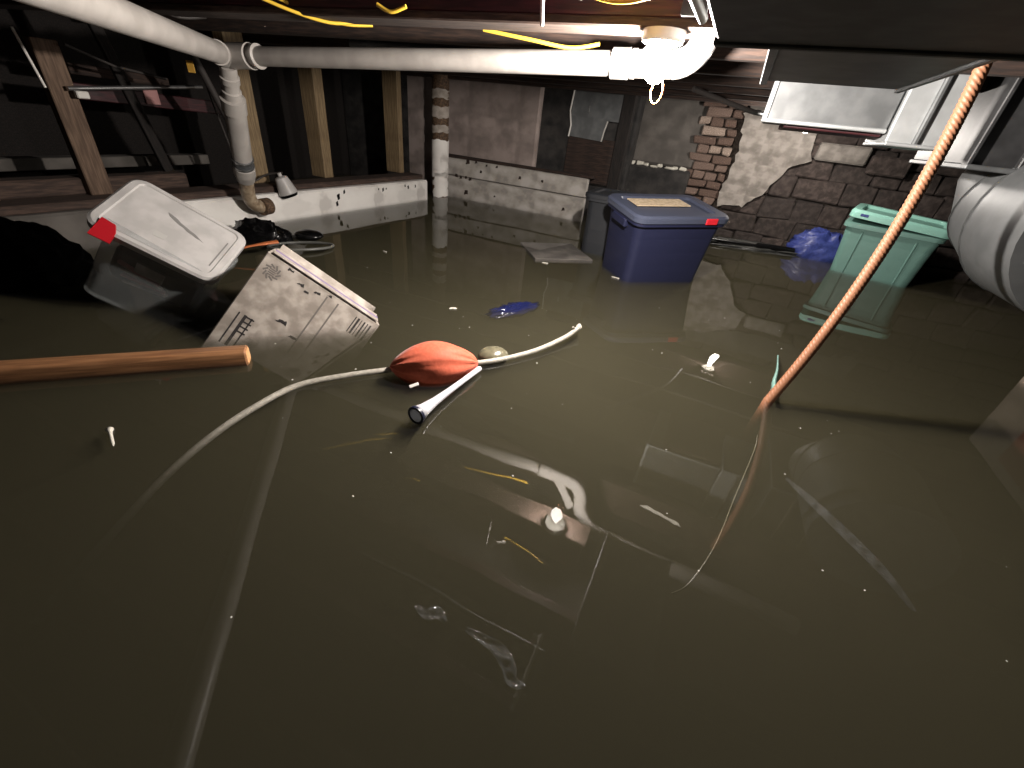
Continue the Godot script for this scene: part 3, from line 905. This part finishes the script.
	for k in 4:
		st = ns()
		cbox(st, Vector3(0.14, 0.012, 0.02), 0.004)
		tag(put(st, "rolled_cloth", M.tag_pink if k % 2 == 0 else M.cardboard_white, null, Transform3D(b * Basis.from_euler(Vector3(0, 0, -0.15 + 0.1 * k)), pos + b * Vector3(-0.03 + 0.01 * k, -0.145 - 0.018 * k, 0.112 - 0.004 * k))), "pale folded strip %s inside the clear tote" % ["just under the printed card", "second under the printed card", "third under the printed card", "lowest of those"][k], "cloth", "strips inside the clear tote")
	st = ns()
	cbox(st, Vector3(0.27, 0.14, 0.15), 0.02)
	tag(put(st, "packed_bundle", M.concrete, null, Transform3D(b, pos + b * Vector3(0, -0.17, 0.0))), "dark bundle packed inside the clear tote", "bundle")

func floating_things():
	# white printed carton, tipped on its corner
	var A := Vector3(-0.893, 0.2775, -1.423)
	var B := Vector3(-0.552, 0.0, -1.513)
	var C := Vector3(-1.099, 0.0, -1.257)
	var ex := (B - A).normalized()
	var ey := (A - C).normalized()
	ey = (ey - ex * ex.dot(ey)).normalized()
	var ez := ex.cross(ey)
	var cb := Basis(ex, ey, ez)
	var t := thing("carton", "soggy white printed cardboard carton floating tipped on its corner", "carton", A, cb)
	var st := ns()
	var L := A.distance_to(B)
	cbox(st, Vector3(L, 0.46, 0.26), 0.003, Transform3D(Basis(), Vector3(L / 2, -0.23, -0.13)))
	put(st, "body", M.cardboard_white, t)
	# open flaps along the upper edge
	for q in [[0.002, 0.03, -0.010, 0.35, M.cardboard_white], [0.012, 0.03, -0.04, 0.22, M.violet], [0.02, 0.04, -0.075, 0.1, M.cardboard_white], [0.004, 0.05, -0.2, -0.35, M.cardboard_white]]:
		st = ns()
		cbox(st, Vector3(L - 0.03, q[1], 0.004), 0.001, Transform3D(Basis.from_euler(Vector3(-q[3] - 1.05, 0, 0)), Vector3(L / 2, 0.010, q[2])))
		put(st, "flap", q[4], t)
	# print: round stamp, bars at both ends, tape line
	st = ns()
	for k in 10:
		var an := TAU * k / 10
		cbox(st, Vector3(0.018, 0.006, 0.0006), 0.0002, Transform3D(Basis.from_euler(Vector3(0, 0, an + 0.8)), Vector3(0.045 + cos(an) * 0.022, -0.055 + sin(an) * 0.022, 0.0004)))
	for k in 4:
		cbox(st, Vector3(0.024, 0.004, 0.0006), 0.0002, Transform3D(Basis(), Vector3(0.045, -0.045 - k * 0.007, 0.0004)))
	put(st, "round_print", M.ink_grey, t)
	st = ns()
	for k in 3:
		cbox(st, Vector3(0.010 if k == 1 else 0.005, 0.13, 0.0006), 0.0002, Transform3D(Basis(), Vector3(0.035 + 0.022 * k, -0.30, 0.0004)))
	for k in 4:
		cbox(st, Vector3(0.026, 0.006, 0.0006), 0.0002, Transform3D(Basis(), Vector3(0.075, -0.24 - k * 0.02, 0.0004)))
	put(st, "bar_print", M.ink, t)
	st = ns()
	for k in 6:
		cbox(st, Vector3([0.004, 0.008, 0.003, 0.006, 0.004, 0.007][k], 0.07, 0.0006), 0.0002, Transform3D(Basis(), Vector3(0.36 + k * 0.0125, -0.058, 0.0004)))
	put(st, "bar_code", M.ink, t)
	for k in 2:
		st = ns()
		cbox(st, Vector3(0.006, 0.26, 0.0008), 0.0002)
		put(st, "crease", M.ink_grey, t, Transform3D(Basis(), Vector3(0.235 + k * 0.045, -0.15, 0.0003)))
	for q in [[0.16, -0.19, 0.02], [0.14, -0.035, 0.012], [0.17, -0.05, 0.01], [0.2, -0.03, 0.012], [0.09, -0.012, 0.012], [0.24, -0.014, 0.010], [0.22, -0.22, 0.014]]:
		st = ns()
		var r: float = q[2]
		slab_outline(st, ragged([Vector2(-r, -r * 0.4), Vector2(r, -r * 0.3), Vector2(r * 0.7, r * 0.4), Vector2(-r * 0.6, r * 0.3)], 0.006, 0.003), 0.0, 0.0008)
		put(st, "tear", M.ink, t, Transform3D(Basis(), Vector3(q[0], q[1], 0.0)))
	# varnished timber
	t = thing("varnished_timber", "orange varnished timber floating at the left edge", "timber")
	var w0 := Vector3(-0.868, 0.012, -1.158)
	var w1 := Vector3(-1.95, 0.012, -0.692)
	st = ns()
	var d := (w1 - w0).normalized()
	var rings := []
	for q in [[0.0, 0.026], [0.004, 0.029], [1.17, 0.029], [1.174, 0.026]]:
		var ring := []
		for p in rrect(q[1], q[1] * 0.95, 0.012, q[0], 4):
			ring.append(p)
		rings.append(ring)
	loft(st, rings, true, true, true)
	var upx := Vector3.UP
	var sx := upx.cross(d).normalized()
	put(st, "shaft", M.timber, t, Transform3D(Basis(sx, d, sx.cross(d)), w0))
	st = ns()
	loft(st, [rrect(0.023, 0.022, 0.010, 0.0), rrect(0.023, 0.022, 0.010, 0.002)], true, true, true)
	put(st, "cut_end", M.timber_end, t, Transform3D(Basis(sx, d, sx.cross(d)), w0 - d * 0.0015))
	# orange float cushion
	t = thing("float_cushion", "orange lemon-shaped fabric cushion floating in the middle", "cushion", Vector3(-0.262, 0.03, -1.205), Basis.from_euler(Vector3(0, deg_to_rad(18.0), 0)))
	st = ns()
	rings = []
	for i in 41:
		var f := i / 40.0
		var x := lerpf(-0.145, 0.145, f)
		var r := 0.074 * pow(maxf(sin(PI * f), 0.0), 0.72) + 0.004
		var ring := []
		for j in 48:
			var an := TAU * j / 48
			var pucker := 0.0042 * sin(an * 15.0 + 2.0 * sin(an * 3.0)) * (smoothstep(0.5, 0.06, f) + smoothstep(0.5, 0.94, f)) * (1.0 if f > 0.03 and f < 0.97 else 0.0)
			pucker += 0.002 * sin(an * 5.0 + f * 9.0)
			var seam := -0.004 if absf(wrapf(an - PI * 0.35, -PI, PI)) < 0.07 else 0.0
			ring.append(Vector3(x, cos(an) * (r + pucker + seam), sin(an) * (r + pucker + seam)))
		rings.append(ring)
	rings.reverse()
	loft(st, rings)
	put(st, "cover", M.cushion, t)
	st = ns()
	cbox(st, Vector3(0.03, 0.004, 0.012), 0.001)
	put(st, "white_tag", M.white_cable, t, Transform3D(Basis.from_euler(Vector3(0.3, 0.2, 0.3)), Vector3(-0.075, -0.022, 0.085)))
	# white hose
	t = thing("white_hose", "long pale hose floating from the cushion and sinking at left", "hose")
	var path := smooth_path([Vector3(0.25, 0.035, -1.635), Vector3(0.19, 0.022, -1.55), Vector3(0.055, 0.012, -1.408), Vector3(-0.121, 0.010, -1.289), Vector3(-0.27, 0.006, -1.275), Vector3(-0.40, 0.008, -1.182), Vector3(-0.52, 0.008, -1.115), Vector3(-0.642, 0.004, -1.035), Vector3(-0.71, -0.008, -0.93), Vector3(-0.765, -0.03, -0.82), Vector3(-0.81, -0.065, -0.70), Vector3(-0.85, -0.12, -0.57), Vector3(-0.9, -0.2, -0.4)])
	pipe("hose_tube", path, 0.0095, M.hose, t, 10)
	st = ns()
	cbox(st, Vector3(0.026, 0.022, 0.024), 0.006, Transform3D(Basis.from_euler(Vector3(0.3, 0.9, 0.5)), Vector3(0.25, 0.036, -1.635)), 0.003)
	put(st, "frayed_end", M.hose, t)
	st = ns()
	tube(st, [Vector3(0.235, 0.035, -1.61), Vector3(0.222, 0.05, -1.60)], 0.004, 6)
	put(st, "spur", M.hose, t)
	# white flared stick
	t = thing("toy_bat", "white flared plastic stick with dark ringed end by the cushion", "stick")
	var b0 := Vector3(-0.115, 0.014, -1.245)
	var b1 := Vector3(-0.257, 0.022, -0.931)
	var bl := b0.distance_to(b1)
	var bd := (b1 - b0).normalized()
	var bx := Vector3.UP.cross(bd).normalized()
	var bb := Basis(bx, bd, bx.cross(bd))
	st = ns()
	lathe(st, [[0.006, 0.0], [0.009, 0.004], [0.009, bl * 0.3], [0.010, bl * 0.55], [0.013, bl * 0.75], [0.019, bl * 0.9], [0.026, bl * 0.985], [0.020, bl * 0.99]], 24, false)
	put(st, "shaft", M.bat, t, Transform3D(bb, b0))
	st = ns()
	lathe(st, [[0.022, bl * 0.98], [0.0275, bl * 0.982], [0.0275, bl + 0.002], [0.021, bl + 0.003], [0.020, bl]], 24)
	put(st, "dark_ring", M.bat_ring, t, Transform3D(bb, b0))
	st = ns()
	lathe(st, [[0.019, bl - 0.002], [0.0212, bl], [0.021, bl + 0.001], [0.014, bl + 0.003]], 24, false)
	put(st, "end_face", M.bat_face, t, Transform3D(bb, b0))
	# olive lump
	st = ns()
	blob(st, Vector3(0.058, 0.034, 0.045), 0.06, 1.0, 3)
	tag(put(st, "olive_lump", M.lump, null, Transform3D(Basis.from_euler(Vector3(0, 0.3, 0)), Vector3(-0.08, 0.004, -1.36))), "rounded olive-grey lump floating behind the orange cushion", "lump")
	# blue bag just below the surface
	st = ns()
	blob(st, Vector3(0.12, 0.02, 0.04), 0.6, 1.6, 8, 36, 18, true)
	tag(put(st, "blue_bag", M.blue_bag, null, Transform3D(Basis.from_euler(Vector3(0, 0.75, 0)), Vector3(-0.03, -0.0275, -1.90))), "dark blue plastic bag barely breaking the surface behind the hose", "bag")
	# twisted copper pole
	t = thing("twisted_pole", "copper-brown twisted pole standing in the water, leaning right", "pole")
	var p0 := Vector3(0.77, -0.6, -1.167)
	var p1 := Vector3(1.135, 1.03, -1.462)
	var ax := (p1 - p0).normalized()
	var e1 := ax.cross(Vector3.RIGHT).normalized()
	var e2 := e1.cross(ax)
	rings = []
	var tot := p0.distance_to(p1)
	var nr := 1300
	for i in nr + 1:
		var f := float(i) / nr
		var ring := []
		var fw := clampf((f - 0.368) / 0.632, 0, 1)
		var bow := 0.055 * 4.0 * fw * (1.0 - fw)
		for j in 28:
			var an := TAU * j / 28
			var r := 0.0165 + 0.0010 * sin(an * 6.0 - f * tot * 480.0)
			ring.append(p0.lerp(p1, f) - e1 * 0.0 + Vector3(bow, 0, 0) + e1 * cos(an) * r + e2 * sin(an) * r)
		rings.append(ring)
	st = ns()
	loft(st, rings)
	put(st, "shaft", M.copper, t)
	# floating slab near the board wall
	st = ns()
	cbox(st, Vector3(0.40, 0.03, 0.42), 0.004)
	tag(put(st, "floating_slab", M.concrete, null, Transform3D(Basis.from_euler(Vector3(-0.015, 0.28, 0.01)), Vector3(0.19, -0.014, -2.98))), "flat grey board awash in front of the planked back ledge", "board")
	# black bags at left
	for q in [[Vector3(-2.08, 0.02, -1.60), Vector3(0.20, 0.16, 0.17), 11, "lumpy black trash bag at the left edge beside the clear tote"], [Vector3(-2.02, -0.03, -1.16), Vector3(0.20, 0.12, 0.15), 12, "wide black trash bag cut off by the left picture edge"], [Vector3(-1.60, -0.03, -2.50), Vector3(0.16, 0.11, 0.10), 13, "shiny wet black bag between the white lid and the ledge"]]:
		st = ns()
		blob(st, q[1], 0.35, 1.2, q[2], 48, 30, true)
		tag(put(st, "trash_bag", M.black_bag if q[2] == 13 else M.black_matte, null, Transform3D(Basis(), q[0])), q[3], "bag", "black bags")
	st = ns()
	blob(st, Vector3(0.085, 0.03, 0.07), 0.1, 1.0, 21)
	tag(put(st, "black_disc", M.black_bag, null, Transform3D(Basis(), Vector3(-1.36, 0.012, -2.62))), "round black lid floating right of the wet bag", "lid")
	# hoop
	st = ns()
	var hpnts := []
	for i in 33:
		var an := TAU * i / 32
		hpnts.append(Vector3(cos(an) * 0.17, 0.006 + 0.012 * sin(an), sin(an) * 0.12))
	tube(st, hpnts, 0.008, 8)
	tag(put(st, "grey_hoop", M.hoop, null, Transform3D(Basis.from_euler(Vector3(0, 0.5, 0)), Vector3(-1.30, 0.0, -2.40))), "grey hose loop floating behind the white carton", "hoop")
	st = ns()
	tube(st, smooth_path([Vector3(-1.50, 0.04, -2.06), Vector3(-1.42, 0.06, -2.13), Vector3(-1.33, 0.07, -2.22)]), [0.008, 0.009, 0.010, 0.011, 0.012, 0.012, 0.012, 0.014, 0.017, 0.019, 0.02, 0.021, 0.022], 8, false, 0.4)
	tag(put(st, "orange_strip", M.orange_strip), "frayed orange strip poking out behind the white lid", "strip")
	# black pipe, grey film and blue tarp by the stone wall
	t = thing("black_pole", "shiny black pole lying in the water beside the blue tarp", "pole")
	pipe("shaft", [Vector3(1.58, 0.03, -3.86), Vector3(2.0, 0.028, -3.80)], 0.012, M.black_bag, t)
	pipe("sleeve", [Vector3(1.94, 0.03, -3.81), Vector3(1.95, 0.03, -3.808), Vector3(2.25, 0.026, -3.78), Vector3(2.26, 0.026, -3.78)], [0.014, 0.024, 0.026, 0.016], M.black_bag, t, 20, true)
	st = ns()
	blob(st, Vector3(0.5, 0.035, 0.13), 0.5, 2.2, 31, 48, 24, true)
	tag(put(st, "grey_plastic_sheet", M.grey_film, null, Transform3D(Basis.from_euler(Vector3(0, -0.2, 0)), Vector3(1.88, -0.012, -3.94))), "wet grey plastic sheet floating around the black pole", "plastic sheet")
	st = ns()
	blob(st, Vector3(0.20, 0.17, 0.10), 0.35, 1.5, 32, 40, 26, true)
	tag(put(st, "blue_tarp", M.blue_tarp, null, Transform3D(Basis.from_euler(Vector3(0, -0.3, -0.1)), Vector3(2.46, 0.02, -3.80))), "bunched bright blue tarp between the black pole and green tote", "tarp")
	# golf tee
	t = thing("golf_tee", "small white golf tee floating alone at far left", "golf tee")
	st = ns()
	var g0 := Vector3(-0.922, 0.002, -0.706)
	var g1 := Vector3(-0.975, 0.004, -0.757)
	var gd := (g1 - g0).normalized()
	var gx := Vector3.UP.cross(gd).normalized()
	var gl := g0.distance_to(g1)
	lathe(st, [[0.0008, 0.0], [0.0035, 0.012], [0.0038, gl * 0.75], [0.0055, gl * 0.92], [0.0085, gl], [0.003, gl - 0.002]], 14, false)
	put(st, "peg", M.flake, t, Transform3D(Basis(gx, gd, gx.cross(gd)), g0))

func small_debris():
	# bits big enough to tell apart
	for q in [[Vector3(-0.302, 0.002, -1.758), Vector2(0.032, 0.012), 0.2, "white paint flake floating left of the blue bag"], [Vector3(-0.844, 0.002, -2.49), Vector2(0.03, 0.008), -0.6, "white flake floating near the ledge reflection"], [Vector3(0.543, 0.003, -2.50), Vector2(0.05, 0.01), -0.5, "white sliver floating at the blue tote's near corner"], [Vector3(0.12, 0.002, -2.64), Vector2(0.04, 0.012), -0.2, "pale chip floating in front of the grey slab"], [Vector3(0.41, -0.06, -0.745), Vector2(0.11, 0.012), -0.6, "pale strip floating right of the mirrored pipe elbow"]]:
		var st := ns()
		var h: Vector2 = q[1] / 2
		slab_outline(st, ragged([Vector2(-h.x, -h.y), Vector2(h.x, -h.y * 0.6), Vector2(h.x * 0.8, h.y), Vector2(-h.x * 0.7, h.y * 0.8)], 0.01, 0.002), 0.0, 0.003)
		tag(put(st, "paint_flake", M.flake, null, Transform3D(Basis.from_euler(Vector3(-PI / 2, q[2], 0)), q[0])), q[3], "flake", "pale flakes on the water")
	tag(pipe("floating_string", smooth_path([Vector3(0.80, -0.03, -1.10), Vector3(0.747, -0.02, -1.008), Vector3(0.601, -0.018, -0.791), Vector3(0.50, -0.025, -0.64), Vector3(0.42, -0.04, -0.55), Vector3(0.385, -0.06, -0.535)]), 0.0016, M.lump, null, 6), "thin pale string trailing from the foot of the copper pole", "string")
	tag(pipe("green_strip", smooth_path([Vector3(0.93, 0.004, -1.29), Vector3(0.98, 0.004, -1.40), Vector3(1.05, 0.003, -1.52), Vector3(1.12, 0.002, -1.66)]), [0.005, 0.006, 0.007, 0.008, 0.008, 0.008, 0.008, 0.007, 0.007, 0.006, 0.006, 0.005, 0.005, 0.004, 0.004, 0.003, 0.003, 0.003, 0.003], M.tote_green, null, 8), "pale green strip floating beside the copper pole", "strip")
	# crumpled clear film: thin glossy folds just breaking the surface
	for q in [[[Vector3(-0.125, 0.0, -0.413), Vector3(-0.10, 0.001, -0.40), Vector3(-0.085, 0.0015, -0.405), Vector3(-0.067, 0.0, -0.39)], 0.0032, 51, "crinkled clear plastic scrap with bright glints at bottom centre left"], [[Vector3(-0.03, -0.004, -0.385), Vector3(0.005, 0.0005, -0.368), Vector3(0.03, 0.0015, -0.354), Vector3(0.047, 0.0015, -0.332), Vector3(0.054, 0.001, -0.312), Vector3(0.075, 0.0, -0.306)], 0.0035, 52, "longer crinkled clear plastic fold with bright glints at bottom centre"], [[Vector3(0.77, -0.004, -0.875), Vector3(0.79, 0.0, -0.80), Vector3(0.82, 0.0005, -0.70), Vector3(0.85, -0.004, -0.60), Vector3(0.87, -0.02, -0.53)], 0.005, 53, "long grey plastic fold floating at lower right"]]:
		var path := smooth_path(q[0], 16)
		var nz := FastNoiseLite.new()
		nz.seed = q[2]
		nz.frequency = 28.0
		nz.fractal_octaves = 2
		var wd: float = q[1] * 3.6
		var st := ns()
		st.set_smooth_group(0)
		var rows := []
		for i in path.size():
			var fr := float(i) / (path.size() - 1)
			var d: Vector3 = ((path[mini(i + 1, path.size() - 1)] as Vector3) - (path[maxi(i - 1, 0)] as Vector3)).normalized()
			var side := d.cross(Vector3.UP).normalized()
			var row := []
			for k in 13:
				var w := (k / 12.0 - 0.5) * 2.0
				var q3: Vector3 = path[i] + side * w * wd * (0.3 + 0.7 * sin(PI * fr))
				row.append(q3 + Vector3(0, 0.003 + 0.009 * (1.0 - w * w) * nz.get_noise_2d(q3.x, q3.z), 0))
			rows.append(row)
		for i in rows.size() - 1:
			for k in 12:
				tri(st, rows[i][k], rows[i + 1][k], rows[i][k + 1])
				tri(st, rows[i + 1][k], rows[i + 1][k + 1], rows[i][k + 1])
		tag(put(st, "plastic_film", M.film, null), q[3], "film", "floating films")
	# specks
	var mm := MultiMesh.new()
	mm.transform_format = MultiMesh.TRANSFORM_3D
	var bst := ns()
	cbox(bst, Vector3(0.004, 0.0012, 0.003), 0.0004)
	bst.generate_normals()
	mm.mesh = bst.commit()
	mm.mesh.surface_set_material(0, M.flake)
	mm.instance_count = 60
	for i in 60:
		var p := Vector3(rng.randf_range(-0.9, 1.3), 0.001, rng.randf_range(-2.2, -0.25))
		mm.set_instance_transform(i, Transform3D(Basis.from_euler(Vector3(0, rng.randf() * TAU, 0)).scaled(Vector3.ONE * rng.randf_range(0.4, 1.3)), p))
	var mi := MultiMeshInstance3D.new()
	mi.name = "floating_specks"
	mi.multimesh = mm
	add_child(mi)
	tag(mi, "tiny pale specks of dirt scattered over the water", "specks", "", "stuff")
